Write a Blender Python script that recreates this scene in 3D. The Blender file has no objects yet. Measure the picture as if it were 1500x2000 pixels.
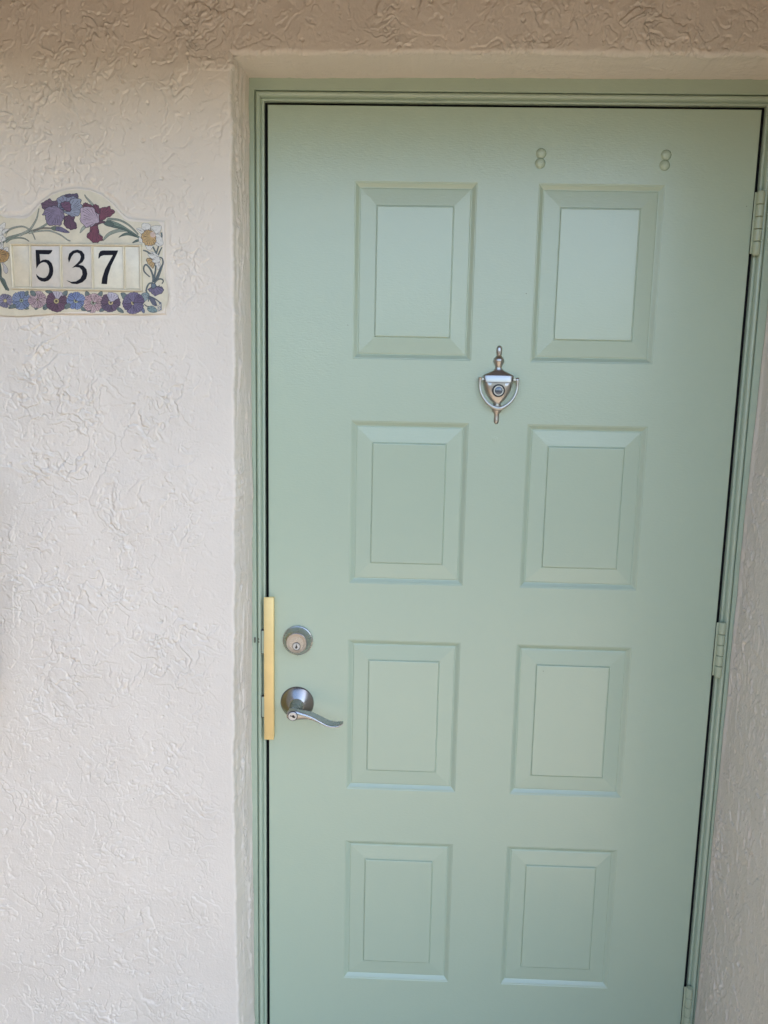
import bpy, bmesh, math, random
import numpy as np
from mathutils import Vector

# ------------------------------------------------------------------ camera, sky, sun, exposure
scn = bpy.context.scene
R = math.radians
COL = scn.collection

cam_d = bpy.data.cameras.new('camera')
cam = bpy.data.objects.new('camera', cam_d)
COL.objects.link(cam)
cam.location = (0.27270, -1.47973, 1.49289)
cam.rotation_euler = (1.42407, -0.02056, 0.02928)
cam_d.sensor_fit = 'VERTICAL'
cam_d.sensor_height = 24.0
cam_d.lens = 24.0 * 1450.0 / 2000.0
cam_d.clip_start = 0.02
cam_d.clip_end = 2000.0
scn.camera = cam

SUN_EL, SUN_AZ = 44.0, 84.0         # veiled sun off to the right along the wall, the eave keeps the doorway in open shade
wd = bpy.data.worlds.new('World')
scn.world = wd
wd.use_nodes = True
wn = wd.node_tree.nodes
wl = wd.node_tree.links
wn.clear()
sky = wn.new('ShaderNodeTexSky')
sky.sky_type = 'NISHITA'
sky.sun_disc = False
sky.sun_elevation = R(SUN_EL)
sky.sun_rotation = R(SUN_AZ)
sky.air_density = 1.0
sky.dust_density = 2.4
sky.ozone_density = 0.6
bgn = wn.new('ShaderNodeBackground')
bgn.inputs['Strength'].default_value = 0.15
wo = wn.new('ShaderNodeOutputWorld')
wl.new(sky.outputs[0], bgn.inputs[0])
wl.new(bgn.outputs[0], wo.inputs[0])

sun_d = bpy.data.lights.new('sun', 'SUN')
sun_d.energy = 0.5
sun_d.angle = R(10.0)
sun_d.color = (1.0, 0.93, 0.82)
sun = bpy.data.objects.new('sun', sun_d)
COL.objects.link(sun)
# direction TO the sun: azimuth measured from +Y towards +X
sd = Vector((math.sin(R(SUN_AZ)) * math.cos(R(SUN_EL)), math.cos(R(SUN_AZ)) * math.cos(R(SUN_EL)), math.sin(R(SUN_EL))))
sun.rotation_euler = (-sd).to_track_quat('-Z', 'Y').to_euler()
sun.location = sd * 20

scn.view_settings.view_transform = 'Standard'
scn.view_settings.look = 'None'
scn.view_settings.gamma = 1.0
scn.view_settings.exposure = 2.30
scn.render.engine = 'CYCLES'
scn.cycles.max_bounces = 10
scn.cycles.diffuse_bounces = 6
scn.cycles.sample_clamp_indirect = 8.0
scn.cycles.use_denoising = True

W = 0.9144      # door width
ZT = 2.04       # door top
YF = -0.095     # front face of the stucco wall

# ------------------------------------------------------------------ helpers
def lin(r, g, b):
    f = lambda c: (c / 255 / 12.92) if c / 255 <= 0.04045 else ((c / 255 + 0.055) / 1.055) ** 2.4
    return (f(r), f(g), f(b))

def mat(name, col, rough=0.5, metal=0.0, spec=0.5, coat=0.0):
    m = bpy.data.materials.new(name)
    m.use_nodes = True
    b = m.node_tree.nodes['Principled BSDF']
    b.inputs['Base Color'].default_value = (*col, 1)
    b.inputs['Roughness'].default_value = rough
    b.inputs['Metallic'].default_value = metal
    b.inputs['Specular IOR Level'].default_value = spec
    b.inputs['Coat Weight'].default_value = coat
    return m

def N(m, t, **kw):
    n = m.node_tree.nodes.new(t)
    for k, v in kw.items():
        setattr(n, k, v)
    return n

def coords(m, scale=(1, 1, 1)):
    tc = N(m, 'ShaderNodeTexCoord')
    mp = N(m, 'ShaderNodeMapping')
    mp.inputs['Scale'].default_value = scale
    m.node_tree.links.new(tc.outputs['Object'], mp.inputs['Vector'])
    return mp.outputs['Vector']

def noise(m, vec, scale, detail=3, rough=0.5):
    n = N(m, 'ShaderNodeTexNoise')
    n.inputs['Scale'].default_value = scale
    n.inputs['Detail'].default_value = detail
    n.inputs['Roughness'].default_value = rough
    m.node_tree.links.new(vec, n.inputs['Vector'])
    return n.outputs['Fac']

def ramp(m, fac, stops):
    r = N(m, 'ShaderNodeValToRGB')
    e = r.color_ramp.elements
    while len(e) < len(stops):
        e.new(0.5)
    for i, (p, c) in enumerate(stops):
        e[i].position = p
        e[i].color = (*c, 1) if len(c) == 3 else c
    m.node_tree.links.new(fac, r.inputs[0])
    return r.outputs[0]

def bump(m, hs):
    """hs: list of (height socket, distance in metres); chained bump nodes"""
    prev = None
    for h, d in hs:
        b = N(m, 'ShaderNodeBump')
        b.inputs['Strength'].default_value = 1.0
        b.inputs['Distance'].default_value = d
        m.node_tree.links.new(h, b.inputs['Height'])
        if prev is not None:
            m.node_tree.links.new(prev, b.inputs['Normal'])
        prev = b.outputs['Normal']
    m.node_tree.links.new(prev, m.node_tree.nodes['Principled BSDF'].inputs['Normal'])

def setcol(m, sock):
    m.node_tree.links.new(sock, m.node_tree.nodes['Principled BSDF'].inputs['Base Color'])

def setrough(m, sock):
    m.node_tree.links.new(sock, m.node_tree.nodes['Principled BSDF'].inputs['Roughness'])

def g3(c, k):
    return tuple(min(1, x * k) for x in c)

def mesh_obj(name, verts, faces, m, parent=None, smooth=False, mats=None, fmat=None):
    me = bpy.data.meshes.new(name)
    me.from_pydata([tuple(v) for v in verts], [], faces)
    for q in (mats or [m]):
        me.materials.append(q)
    if fmat:
        me.polygons.foreach_set('material_index', fmat)
    if smooth:
        me.polygons.foreach_set('use_smooth', [True] * len(me.polygons))
    me.update()
    o = bpy.data.objects.new(name, me)
    COL.objects.link(o)
    o.parent = parent
    return o

def bm_obj(name, bm, m, parent=None, smooth=False, angle=None):
    bmesh.ops.recalc_face_normals(bm, faces=bm.faces)
    me = bpy.data.meshes.new(name)
    bm.to_mesh(me)
    bm.free()
    me.materials.append(m)
    if smooth or angle:
        me.polygons.foreach_set('use_smooth', [True] * len(me.polygons))
        if angle:
            me.set_sharp_from_angle(angle=R(angle))
    me.update()
    o = bpy.data.objects.new(name, me)
    COL.objects.link(o)
    o.parent = parent
    return o

def add_box(bm, x0, x1, y0, y1, z0, z1, bev=0.0, seg=2):
    vs = [bm.verts.new((x, y, z)) for x in (x0, x1) for y in (y0, y1) for z in (z0, z1)]
    fs = [(0, 1, 3, 2), (4, 6, 7, 5), (0, 4, 5, 1), (2, 3, 7, 6), (0, 2, 6, 4), (1, 5, 7, 3)]
    faces = [bm.faces.new([vs[i] for i in f]) for f in fs]
    if bev > 0:
        es = list({e for f in faces for e in f.edges})
        bmesh.ops.bevel(bm, geom=es, offset=bev, segments=seg, affect='EDGES', profile=0.5)
    return bm

def box_obj(name, x0, x1, y0, y1, z0, z1, m, parent=None, bev=0.0):
    return bm_obj(name, add_box(bmesh.new(), x0, x1, y0, y1, z0, z1, bev), m, parent, angle=35 if bev else None)

def lathe_y(cx, cz, prof, n=64, cap0=True, cap1=True):
    """surface of revolution about an axis along Y; prof = [(radius, y)]"""
    V, Fc = [], []
    for r, y in prof:
        for i in range(n):
            a = 2 * math.pi * i / n
            V.append((cx + r * math.cos(a), y, cz + r * math.sin(a)))
    for j in range(len(prof) - 1):
        for i in range(n):
            k = (i + 1) % n
            Fc.append((j * n + i, j * n + k, (j + 1) * n + k, (j + 1) * n + i))
    if cap0:
        Fc.append(tuple(range(n)))
    if cap1:
        Fc.append(tuple((len(prof) - 1) * n + i for i in range(n)))
    return V, Fc

def lathe_obj(name, cx, cz, prof, m, parent, n=64, angle=30):
    V, Fc = lathe_y(cx, cz, prof, n)
    o = mesh_obj(name, V, Fc, m, parent, smooth=True)
    o.data.set_sharp_from_angle(angle=R(angle))
    return o

def empty(name, loc=(0, 0, 0)):
    o = bpy.data.objects.new(name, None)
    o.empty_display_size = 0.1
    COL.objects.link(o)
    o.location = loc
    return o

def tag(o, label=None, cat=None, kind=None, group=None):
    if label: o['label'] = label
    if cat: o['category'] = cat
    if kind: o['kind'] = kind
    if group: o['group'] = group
    return o

# ---- vectorised gradient noise
GC = np.cos(np.arange(1024) * (2 * math.pi / 1024)).astype(np.float32)
GS = np.sin(np.arange(1024) * (2 * math.pi / 1024)).astype(np.float32)
def perlin(x, y, seed=0):
    x = np.asarray(x, np.float32); y = np.asarray(y, np.float32)
    xi = np.floor(x).astype(np.int64); yi = np.floor(y).astype(np.int64)
    xf = x - xi; yf = y - yi
    u = xf * xf * xf * (xf * (xf * 6 - 15) + 10)
    v = yf * yf * yf * (yf * (yf * 6 - 15) + 10)
    def g(ix, iy, dx, dy):
        h = (ix * 374761393 + iy * 668265263 + seed * 974634777) & 0xffffffff
        h = ((h ^ (h >> 13)) * 1274126177) & 0xffffffff
        h = h ^ (h >> 16)
        a = h & 1023
        return GC[a] * dx + GS[a] * dy
    n00 = g(xi, yi, xf, yf); n10 = g(xi + 1, yi, xf - 1, yf)
    n01 = g(xi, yi + 1, xf, yf - 1); n11 = g(xi + 1, yi + 1, xf - 1, yf - 1)
    return 1.5 * ((n00 * (1 - u) + n10 * u) * (1 - v) + (n01 * (1 - u) + n11 * u) * v)

def fbm(x, y, seed, octv=4, gain=0.5):
    s = np.zeros_like(x); a = 1.0
    for i in range(octv):
        s += a * perlin(x * 2 ** i, y * 2 ** i, seed + i * 17)
        a *= gain
    return s

def sstep(a, b, x):
    t = np.clip((x - a) / (b - a), 0, 1)
    return t * t * (3 - 2 * t)

def stucco_h(x, z, ax=1.0, amp=1.0, seed=3):
    """height in metres of hand-trowelled stucco; ax < 1 stretches the strokes along z"""
    X = x.astype(np.float32); Z = (z * ax).astype(np.float32)
    wx = fbm(X * 11, Z * 11, seed + 1, 3) * 0.014 + fbm(X * 85, Z * 85, seed + 41, 2) * 0.0026
    wz = fbm(X * 11, Z * 11, seed + 2, 3) * 0.014 + fbm(X * 85, Z * 85, seed + 42, 2) * 0.0026
    px, pz = X + wx, Z + wz
    rough = sstep(-0.55, 0.55, fbm(X * 6.5, Z * 6.5, seed + 3, 2))          # busy and calm zones
    h = 0.0012 * fbm(X * 5, Z * 5, seed + 4, 2)
    # flat trowelled patches that end in a torn, slightly undercut lip
    for k, (f, a, w, levs, g) in enumerate(((6.5, 0.70, 0.012, (-0.35, 0.35), 0.55), (13, 0.80, 0.022, (-0.3, 0.05, 0.4), 0.65), (25, 0.80, 0.042, (-0.3, 0.3), 0.7), (44, 0.65, 0.072, (-0.3, 0.35), 0.5))):
        n = fbm(px * f, pz * f, seed + 50 + k, 2)
        for j, lv in enumerate(levs):
            m_ = n - lv
            fade = sstep(-0.02, 0.30, fbm(X * f * g + 3.7 * j, Z * f * g + 1.9 * j, seed + 60 + 5 * k + j, 2))
            e = sstep(-w, w, m_) * np.exp(-np.clip(m_, 0, 9) * 3.5) - 1.1 * np.exp(-((m_ + 1.2 * w) / (0.75 * w)) ** 2)
            h = h + 0.00105 * a * e * fade * (0.42 + 0.72 * rough)
    # small crumbs, curls and pits in the busy zones
    n = fbm(px * 60, pz * 60, seed + 110, 1)
    zone = sstep(0.10, 0.55, fbm(X * 11, Z * 11, seed + 115, 2)) * rough
    h = h + (0.0008 * sstep(0.40, 0.60, n) - 0.0009 * np.exp(-((n + 0.38) / 0.10) ** 2)) * zone
    h = h - 0.0012 * sstep(0.66, 0.80, fbm(X * 95, Z * 95, seed + 120, 1))     # pinholes
    # brushed grain of the paint
    h = h + 0.00010 * fbm(X * 240, Z * 100, seed + 130, 2)
    return (h * amp * STUCCO).astype(np.float64)
STUCCO = 1.85

def grid_faces(nu, nv, keep=None):
    i = np.arange(nu - 1)[:, None] * nv + np.arange(nv - 1)[None, :]
    f = np.stack([i, i + nv, i + nv + 1, i + 1], -1)
    if keep is not None:
        f = f[keep]
    return f.reshape(-1, 4)

def grid_obj(name, P, faces, m, parent):
    """P: (n,3) array, faces: (k,4) array; unused vertices dropped; smooth shaded"""
    used = np.unique(faces)
    mp = np.full(len(P), -1); mp[used] = np.arange(len(used))
    P = P[used]; faces = mp[faces]
    me = bpy.data.meshes.new(name)
    me.vertices.add(len(P)); me.vertices.foreach_set('co', P.astype(np.float32).ravel())
    k = len(faces)
    me.loops.add(k * 4); me.loops.foreach_set('vertex_index', faces.astype(np.int32).ravel())
    me.polygons.add(k)
    me.polygons.foreach_set('loop_start', np.arange(0, k * 4, 4, dtype=np.int32))
    me.polygons.foreach_set('loop_total', np.full(k, 4, dtype=np.int32))
    me.polygons.foreach_set('use_smooth', np.ones(k, dtype=bool))
    me.update(calc_edges=True)
    me.validate()
    me.materials.append(m)
    o = bpy.data.objects.new(name, me)
    COL.objects.link(o)
    o.parent = parent
    return o

# ------------------------------------------------------------------ materials
WALLC = (0.735, 0.665, 0.570)
m_stucco = mat('painted_stucco', WALLC, 0.62, spec=0.35)
v = coords(m_stucco)
setcol(m_stucco, ramp(m_stucco, noise(m_stucco, v, 5.0, 5, 0.6), [(0.25, g3(WALLC, 0.95)), (0.75, g3(WALLC, 1.04))]))
bump(m_stucco, [(noise(m_stucco, v, 260, 3, 0.6), 0.0007), (noise(m_stucco, coords(m_stucco, (1, 1, 0.25)), 900, 2), 0.00010)])

GREEN = (0.414, 0.496, 0.370)
def green_paint(name, k=1.0, rough=0.27, grain=0.00028):
    c = g3(GREEN, k)
    m = mat(name, c, rough, spec=0.9)
    v = coords(m)
    setcol(m, ramp(m, noise(m, v, 3.0, 4, 0.6), [(0.2, g3(c, 0.985)), (0.8, g3(c, 1.015))]))
    bump(m, [(noise(m, v, 2.2, 1, 0.5), 0.0008), (noise(m, coords(m, (0.35, 1, 1.0)), 330, 2, 0.6), grain), (noise(m, v, 900, 1), grain * 0.25)])
    return m
m_door = green_paint('green_door_paint')
m_field = green_paint('green_panel_paint', 1.0, 0.21, 0.00022)
m_frame = green_paint('green_frame_paint', 0.97, 0.30, 0.0005)
m_hinge = mat('grey_green_hinge_paint', (0.41, 0.46, 0.32), 0.35)

def brushed(name, col, rough, radial=False):
    m = mat(name, col, rough, metal=1.0)
    v = coords(m, (1, 1, 1))
    setcol(m, ramp(m, noise(m, v, 25, 3, 0.5), [(0.2, g3(col, 0.93)), (0.8, g3(col, 1.05))]))
    setrough(m, ramp(m, noise(m, coords(m, (1, 1, 3)), 30, 2, 0.5), [(0.2, (rough - 0.03,) * 3), (0.8, (rough + 0.04,) * 3)]))
    return m
def turned(name, col, rough):
    m = brushed(name, col, rough)
    b_ = m.node_tree.nodes['Principled BSDF']
    b_.inputs['Anisotropic'].default_value = 0.75
    t_ = N(m, 'ShaderNodeTangent', direction_type='RADIAL', axis='Y')
    m.node_tree.links.new(t_.outputs[0], b_.inputs['Tangent'])
    return m
m_turned = turned('turned_nickel', (0.36, 0.355, 0.345), 0.22)
m_nickel = brushed('satin_nickel', (0.43, 0.43, 0.425), 0.27)
m_nickel_bright = brushed('bright_nickel', (0.52, 0.57, 0.64), 0.32)
m_knock = brushed('aged_nickel', (0.45, 0.425, 0.39), 0.30)
m_brass = brushed('satin_brass', (0.84, 0.64, 0.30), 0.50)
m_brass.node_tree.nodes['Principled BSDF'].inputs['Metallic'].default_value = 0.6
m_black = mat('black_rubber', (0.008, 0.008, 0.009), 0.8, spec=0.1)
m_dark = mat('keyway_black', (0.01, 0.01, 0.012), 0.5)
m_worn_shade = mat('worn_steel_gap_shade', (0.10, 0.095, 0.085), 0.55, metal=0.6)  # bare steel of plates, chips and scratch; also the painted gap shade
m_lens = mat('peephole_glass', (0.05, 0.07, 0.10), 0.05, spec=0.9, coat=1.0)

# ------------------------------------------------------------------ ground, porch, far hills (setting)
m_ground = mat('dry_lawn', (0.20, 0.17, 0.09), 0.95)
v = coords(m_ground)
setcol(m_ground, ramp(m_ground, noise(m_ground, v, 1.3, 6, 0.7), [(0.3, (0.07, 0.06, 0.035)), (0.7, (0.12, 0.10, 0.06))]))
m_conc = mat('warm_concrete', (0.40, 0.34, 0.27), 0.85)
v = coords(m_conc)
setcol(m_conc, ramp(m_conc, noise(m_conc, v, 6, 6, 0.65), [(0.3, (0.42, 0.34, 0.235)), (0.7, (0.50, 0.41, 0.295))]))
bump(m_conc, [(noise(m_conc, v, 120, 3), 0.001)])
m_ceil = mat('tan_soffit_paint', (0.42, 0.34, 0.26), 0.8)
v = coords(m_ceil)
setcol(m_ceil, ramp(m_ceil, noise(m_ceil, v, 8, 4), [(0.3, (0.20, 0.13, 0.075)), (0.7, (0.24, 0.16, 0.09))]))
m_hill = mat('wooded_hill', (0.055, 0.075, 0.04), 0.95)
v = coords(m_hill)
setcol(m_hill, ramp(m_hill, noise(m_hill, v, 0.3, 6, 0.7), [(0.3, (0.04, 0.06, 0.03)), (0.7, (0.09, 0.10, 0.05))]))

bm = bmesh.new()
bmesh.ops.create_circle(bm, cap_ends=True, segments=64, radius=900)
for q in bm.verts: q.co.z = -0.16
tag(bm_obj('ground', bm, m_ground), 'dry lawn ground around the house', kind='structure')
tag(box_obj('porch_floor', -3.0, 2.2, -4.5, 0.2, -0.30, 0.0, m_conc, bev=0.01), 'warm concrete porch floor', kind='structure')
CEIL, EAVE = 2.195, -0.60
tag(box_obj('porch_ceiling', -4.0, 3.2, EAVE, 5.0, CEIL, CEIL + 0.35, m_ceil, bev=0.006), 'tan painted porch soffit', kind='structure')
tag(box_obj('added_shade_fascia', -4.0, 3.2, EAVE - 0.03, EAVE - 0.002, 2.120, CEIL + 0.352, m_ceil, bev=0.003), 'tan fascia board along the eave, unseen, added to darken the wall top', kind='structure')  # dropped board added out of view to cut sky light off the lintel
nseg = 96
V, Fc = [], []
rnd = random.Random(5)
for i in range(nseg):
    a = 2 * math.pi * i / nseg
    hgt = 5.5 + 1.6 * math.sin(3 * a + 1) + 1.1 * math.sin(7 * a) + rnd.uniform(-0.6, 0.6)
    for rr, zz in ((70, -0.3), (76, hgt * 0.7), (84, hgt), (120, hgt * 0.8), (180, -0.5)):
        V.append((rr * math.cos(a), rr * math.sin(a), zz))
for i in range(nseg):
    for j in range(4):
        a0, b0 = i * 5 + j, ((i + 1) % nseg) * 5 + j
        Fc.append((a0, b0, b0 + 1, a0 + 1))
tag(mesh_obj('hills', V, Fc, m_hill, smooth=True), 'low wooded hills across the street', kind='structure')

# ------------------------------------------------------------------ stucco wall round the door
wall = tag(empty('stucco_wall', (-0.5, YF, 0)), 'cream painted rough trowelled stucco wall left of and above the green door', 'wall', 'thing')
wall_off = np.array(wall.location)
XC, ZC, RC = -0.0465, 2.091, 0.0060     # opening corner (front edge), corner rounding
ZKEY = [0.0, 0.19, 0.31, 0.76, 1.00, 1.28, 1.47, 1.75, 1.92, 2.09, 2.4]
XKEY = [-0.047, -0.0462, -0.0507, -0.0530, -0.050, -0.0464, -0.0437, -0.045, -0.0462, -0.0460, -0.046]
IKEY = [-0.033, -0.0324, -0.0330, -0.0349, -0.033, -0.0313, -0.0322, -0.0335, -0.0353, -0.0335, -0.0335]
def xcorner(z):
    return np.interp(z, ZKEY, XKEY) + 0.0024 * fbm(z * 13.0, z * 0 + 3.3, 7, 5, 0.65)
def xinner(z):
    return np.interp(z, ZKEY, IKEY) + 0.0009 * fbm(z * 11.0, z * 0 + 9.3, 9, 4)
def zcorner(x):
    return np.interp(x, [-0.05, 0.17, 0.44, 0.9, 1.2], [2.088, 2.0905, 2.0925, 2.094, 2.095]) + 0.0022 * fbm(x * 12, x * 0 + 5.1, 8, 5, 0.65)
def zinner(x):
    return np.interp(x, [-0.05, 0.17, 0.45, 0.9, 1.2], [2.0835, 2.085, 2.0875, 2.0895, 2.090]) + 0.0006 * fbm(x * 14, x * 0 + 1.7, 10, 4)

def axis(segs):
    out = [np.array([segs[0][0]])]
    for a, b, st in segs:
        n = max(1, int(round((b - a) / st)))
        out.append(np.linspace(a, b, n + 1)[1:])
    return np.concatenate(out)
xs = axis([(-2.6, -0.9, 0.03), (-0.9, -0.62, 0.005), (-0.62, XC - RC, 0.00128), (XC - RC, XC, 0.001), (XC, 0.97, 0.0015)])
zs = axis([(0.0, 0.12, 0.006), (0.12, ZC, 0.00132), (ZC, ZC + RC, 0.001), (ZC + RC, 2.19, 0.0014), (2.19, 2.30, 0.005)])

def plaque_q(qx, qy):
    """plaque drawing units (1500 x 1243) to wall x, z"""
    u, w_ = qx / 1500.0, qy / 1243.0
    x = (1 - w_) * ((1 - u) * -0.4628 + u * -0.1397) + w_ * ((1 - u) * -0.4773 + u * -0.1448)
    z = (1 - w_) * ((1 - u) * 1.8734 + u * 1.8774) + w_ * ((1 - u) * 1.6142 + u * 1.6200)
    return x, z
PLQ = [(-120, 318), (60, 306), (190, 303), (250, 275), (330, 185), (430, 112), (540, 76), (645, 66), (750, 78), (850, 115), (945, 190), (1020, 275), (1075, 315), (1200, 330), (1376, 342),
       (1380, 700), (1384, 1122), (700, 1126), (-130, 1118)]
PLX = np.array([plaque_q(*p) for p in PLQ])

def poly_dist(x, z, P):
    """signed distance to polygon outline (negative inside)"""
    d = np.full(x.shape, 1e9); ins = np.zeros(x.shape, bool)
    for i in range(len(P)):
        a, b = P[i], P[(i + 1) % len(P)]
        ex, ez = b - a
        t = np.clip(((x - a[0]) * ex + (z - a[1]) * ez) / (ex * ex + ez * ez), 0, 1)
        d = np.minimum(d, np.hypot(x - a[0] - t * ex, z - a[1] - t * ez))
        c = ((a[1] > z) != (b[1] > z))
        ins ^= c & (x < (b[0] - a[0]) * (z - a[1]) / (b[1] - a[1] + 1e-12) + a[0])
    return np.where(ins, -d, d)

GX, GZ = np.meshgrid(xs, zs, indexing='ij')
need = (GX <= XC + 1e-6) | (GZ >= ZC - 1e-6)
H = np.zeros_like(GX)
H[need] = stucco_h(GX[need], GZ[need])
# hand of the plasterer: calmer beside the door, heavier over it
calm = 1 - 0.78 * np.exp(-((GX - XC) / 0.075) ** 2) * (GZ < 2.06)
H *= calm * (1 + 0.35 * sstep(1.8, 2.05, GZ)) * (1 - 0.25 * sstep(1.2, 0.6, GZ))
# the plaque was set into the render: a smooth bed with a smeared lip round it
near = (GX > -0.62) & (GX < -0.10) & (GZ > 1.58) & (GZ < 1.92)
pd = np.full(GX.shape, 1.0); pd[near] = poly_dist(GX[near], GZ[near], PLX)
lip = pd + 0.003 * fbm(GX * 30, GZ * 30, 31, 3)
H = H * sstep(0.000, 0.014, pd) + 0.0009 * np.exp(-((lip - 0.009) / 0.0045) ** 2)
# old square patch low on the wall
H += 0.0007 * sstep(0.0016, -0.0016, np.maximum(np.abs(GX + 0.128), np.abs(GZ - 0.445)) - 0.017 + 0.002 * fbm(GX * 60, GZ * 60, 33, 2))
# distance to the opening
dx_ = XC - GX; dz_ = GZ - ZC
D = np.where((dx_ > 0) & (dz_ > 0), np.hypot(np.maximum(dx_, 0), np.maximum(dz_, 0)), np.maximum(dx_, dz_))
D = np.maximum(D, 0)
t = np.clip(1 - D / RC, 0, 1)
Y = YF + RC * (1 - np.sqrt(np.clip(1 - t * t, 0, 1)))
ang = np.arcsin(np.clip(t, 0, 1))
nx = np.where(dx_ >= dz_, np.sin(ang), 0.0); nz = np.where(dx_ >= dz_, 0.0, -np.sin(ang)); ny = -np.cos(ang)
fall = np.exp(-(np.maximum(dx_, 0) / 0.035) ** 2) * sstep(ZC + 0.05, ZC - 0.0, GZ)
WX = (xcorner(GZ) - XC) * fall * (GX <= XC + 1e-6)
fallz = np.exp(-(np.maximum(dz_, 0) / 0.03) ** 2) * sstep(XC - 0.03, XC + 0.03, GX)
WZ = (zcorner(GX) - ZC) * fallz * (GZ >= ZC - 1e-6)
P = np.stack([GX + WX + nx * H, Y + ny * H, GZ + WZ + nz * H], -1).reshape(-1, 3)
cxm = 0.5 * (GX[:-1, :-1] + GX[1:, 1:]); czm = 0.5 * (GZ[:-1, :-1] + GZ[1:, 1:])
keep = ~((cxm > XC) & (czm < ZC))
f = grid_faces(len(xs), len(zs), keep)
grid_obj('wall_face', P - wall_off, f, m_stucco, wall)

# left reveal: continues the corner into the opening, strokes run vertically
zr = axis([(0.0, 0.12, 0.006), (0.12, ZC + 0.004, 0.00165)])
yr = axis([(YF + RC, 0.004, 0.0016)])
GY, GZ = np.meshgrid(yr, zr, indexing='ij')
k = (GY - (YF + RC)) / (0.004 - (YF + RC))
Hf = stucco_h(XC + (GY - YF - RC), GZ) * 0.22
Hv = stucco_h(GY * 1.5 + 5.0, GZ, ax=0.20, amp=1.7, seed=21)
b = sstep(0.0, 0.18, k)
Hh = (Hf * (1 - b) + Hv * b) * sstep(1.0, 0.8, k)
X = xcorner(GZ) * (1 - k) + xinner(GZ) * k + Hh
P = np.stack([X, GY, GZ], -1).reshape(-1, 3)
grid_obj('reveal', P - wall_off, grid_faces(len(yr), len(zr)), m_stucco, wall)
# head reveal
xr = axis([(XC - 0.004, 0.985, 0.0019)])
GX2, GY = np.meshgrid(xr, yr, indexing='ij')
k = (GY - (YF + RC)) / (0.004 - (YF + RC))
Hf = stucco_h(GX2, ZC - (GY - YF - RC)) * 0.85
Hv = stucco_h(GX2 * 0.35 + 2.0, GY + 3.0, amp=0.55, seed=25)
b = sstep(0.0, 0.2, k)
Hh = (Hf * (1 - b) + Hv * b) * sstep(1.0, 0.85, k)
Z = zcorner(GX2) * (1 - k) + zinner(GX2) * k - Hh
P = np.stack([GX2, GY, Z], -1).reshape(-1, 3)
grid_obj('head_reveal', P - wall_off, grid_faces(len(xr), len(yr)), m_stucco, wall)
m_screen = mat('dark_brown_boards', (0.10, 0.065, 0.04), 0.7)
scr = tag(empty('added_shade_screen', (-1.185, -1.4, 0)), 'dark brown board screen at the far left, unseen, added to darken the right wall', 'shade screen')  # unseen screen added to block light from the left onto the right wall
for i_ in range(9):
    box_obj('board', -0.015, 0.015, 1.30 - 0.30 * (i_ + 1) + 0.004, 1.30 - 0.30 * i_, 0, CEIL - 0.004, m_screen, scr, bev=0.003)
cw = box_obj('wall_core', -2.6 + 0.5, 2.4, 0.07 - YF, 0.40 - YF, 0, CEIL, m_stucco, wall)

# projecting wall on the hinge side
side = tag(empty('side_wall', (0.95, -0.35, 0)), 'shaded rough stucco return wall on the right beside the door hinges', 'wall', 'thing')
s_off = np.array(side.location)
zr = axis([(0.0, 0.14, 0.006), (0.14, 2.05, 0.0019), (2.05, CEIL, 0.006)])
yr = axis([(-0.66, -0.36, 0.006), (-0.36, -0.005, 0.0017)])
GY, GZ = np.meshgrid(yr, zr, indexing='ij')
xr0 = np.interp(GZ, [0, 0.2, 0.45, 0.9, 1.3, 1.65, 2.1], [0.9435, 0.9435, 0.9445, 0.9485, 0.9505, 0.9565, 0.9575]) + 0.0010 * fbm(GZ * 9, GZ * 0 + 2.2, 12, 4)
Hh = stucco_h(GY * 1.25 + 9.0, GZ, ax=0.65, amp=1.0, seed=29)
n = fbm(GY * 95 + 3, GZ * 38, 71, 2)
Hh += 0.0010 * sstep(0.35, 0.62, n) * sstep(-0.25, 0.4, fbm(GY * 9, GZ * 5, 72, 2))
edge = np.exp(-((GY + 0.009) / 0.006) ** 2)
Hh = Hh * sstep(-0.004, -0.02, GY) + 0.0022 * edge
P = np.stack([xr0 - Hh, GY, GZ], -1).reshape(-1, 3)
grid_obj('wall_face', P - s_off, grid_faces(len(yr), len(zr)), m_stucco, side)
box_obj('wall_core', 0.010, 0.35, -0.31, 0.42, 0, CEIL, m_stucco, side)

# ------------------------------------------------------------------ door frame
frame = tag(empty('door_frame', (W / 2, 0, 0)), 'green painted moulded door frame with rounded bead around the door', 'door frame', 'thing')
fo = Vector(frame.location)
PROF = [(-0.014, 0.052), (0.0060, 0.050), (0.0060, 0.004), (0.0068, 0.0015), (0.0100, 0.0010), (0.0113, 0.0030), (0.0122, 0.0030),
        (0.0127, -0.0015), (0.0138, -0.0046), (0.0156, -0.0064), (0.0175, -0.0070), (0.0194, -0.0064), (0.0212, -0.0044), (0.0222, -0.0010),
        (0.0226, 0.0034), (0.0235, 0.0034), (0.0238, -0.0028), (0.0252, -0.0042), (0.0500, -0.0046), (0.0520, 0.0600)]
SPLIT = (5, 14)      # jamb strip | bead | outer casing
def frame_run(side_, i0, i1):
    gap = {'left': 0.0006, 'right': 0.0022, 'head': 0.0002}[side_]
    pr = [(d + gap if d > 0 else d, y) for d, y in PROF[i0:i1 + 1]]
    V, Fc = [], []
    n = 40
    if side_ == 'head':
        for d, y in pr:
            for k in range(n + 1):
                x0, x1 = -d, W + d
                x = x0 + (x1 - x0) * k / n
                V.append((x, y, ZT + d))
    else:
        for d, y in pr:
            for k in range(n + 1):
                z = (ZT + d) * k / n
                V.append((-d if side_ == 'left' else W + d, y, z))
    for j in range(len(pr) - 1):
        for k in range(n):
            a = j * (n + 1) + k
            Fc.append((a, a + 1, a + n + 2, a + n + 1))
    return [Vector(v) - fo for v in V], Fc
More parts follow.
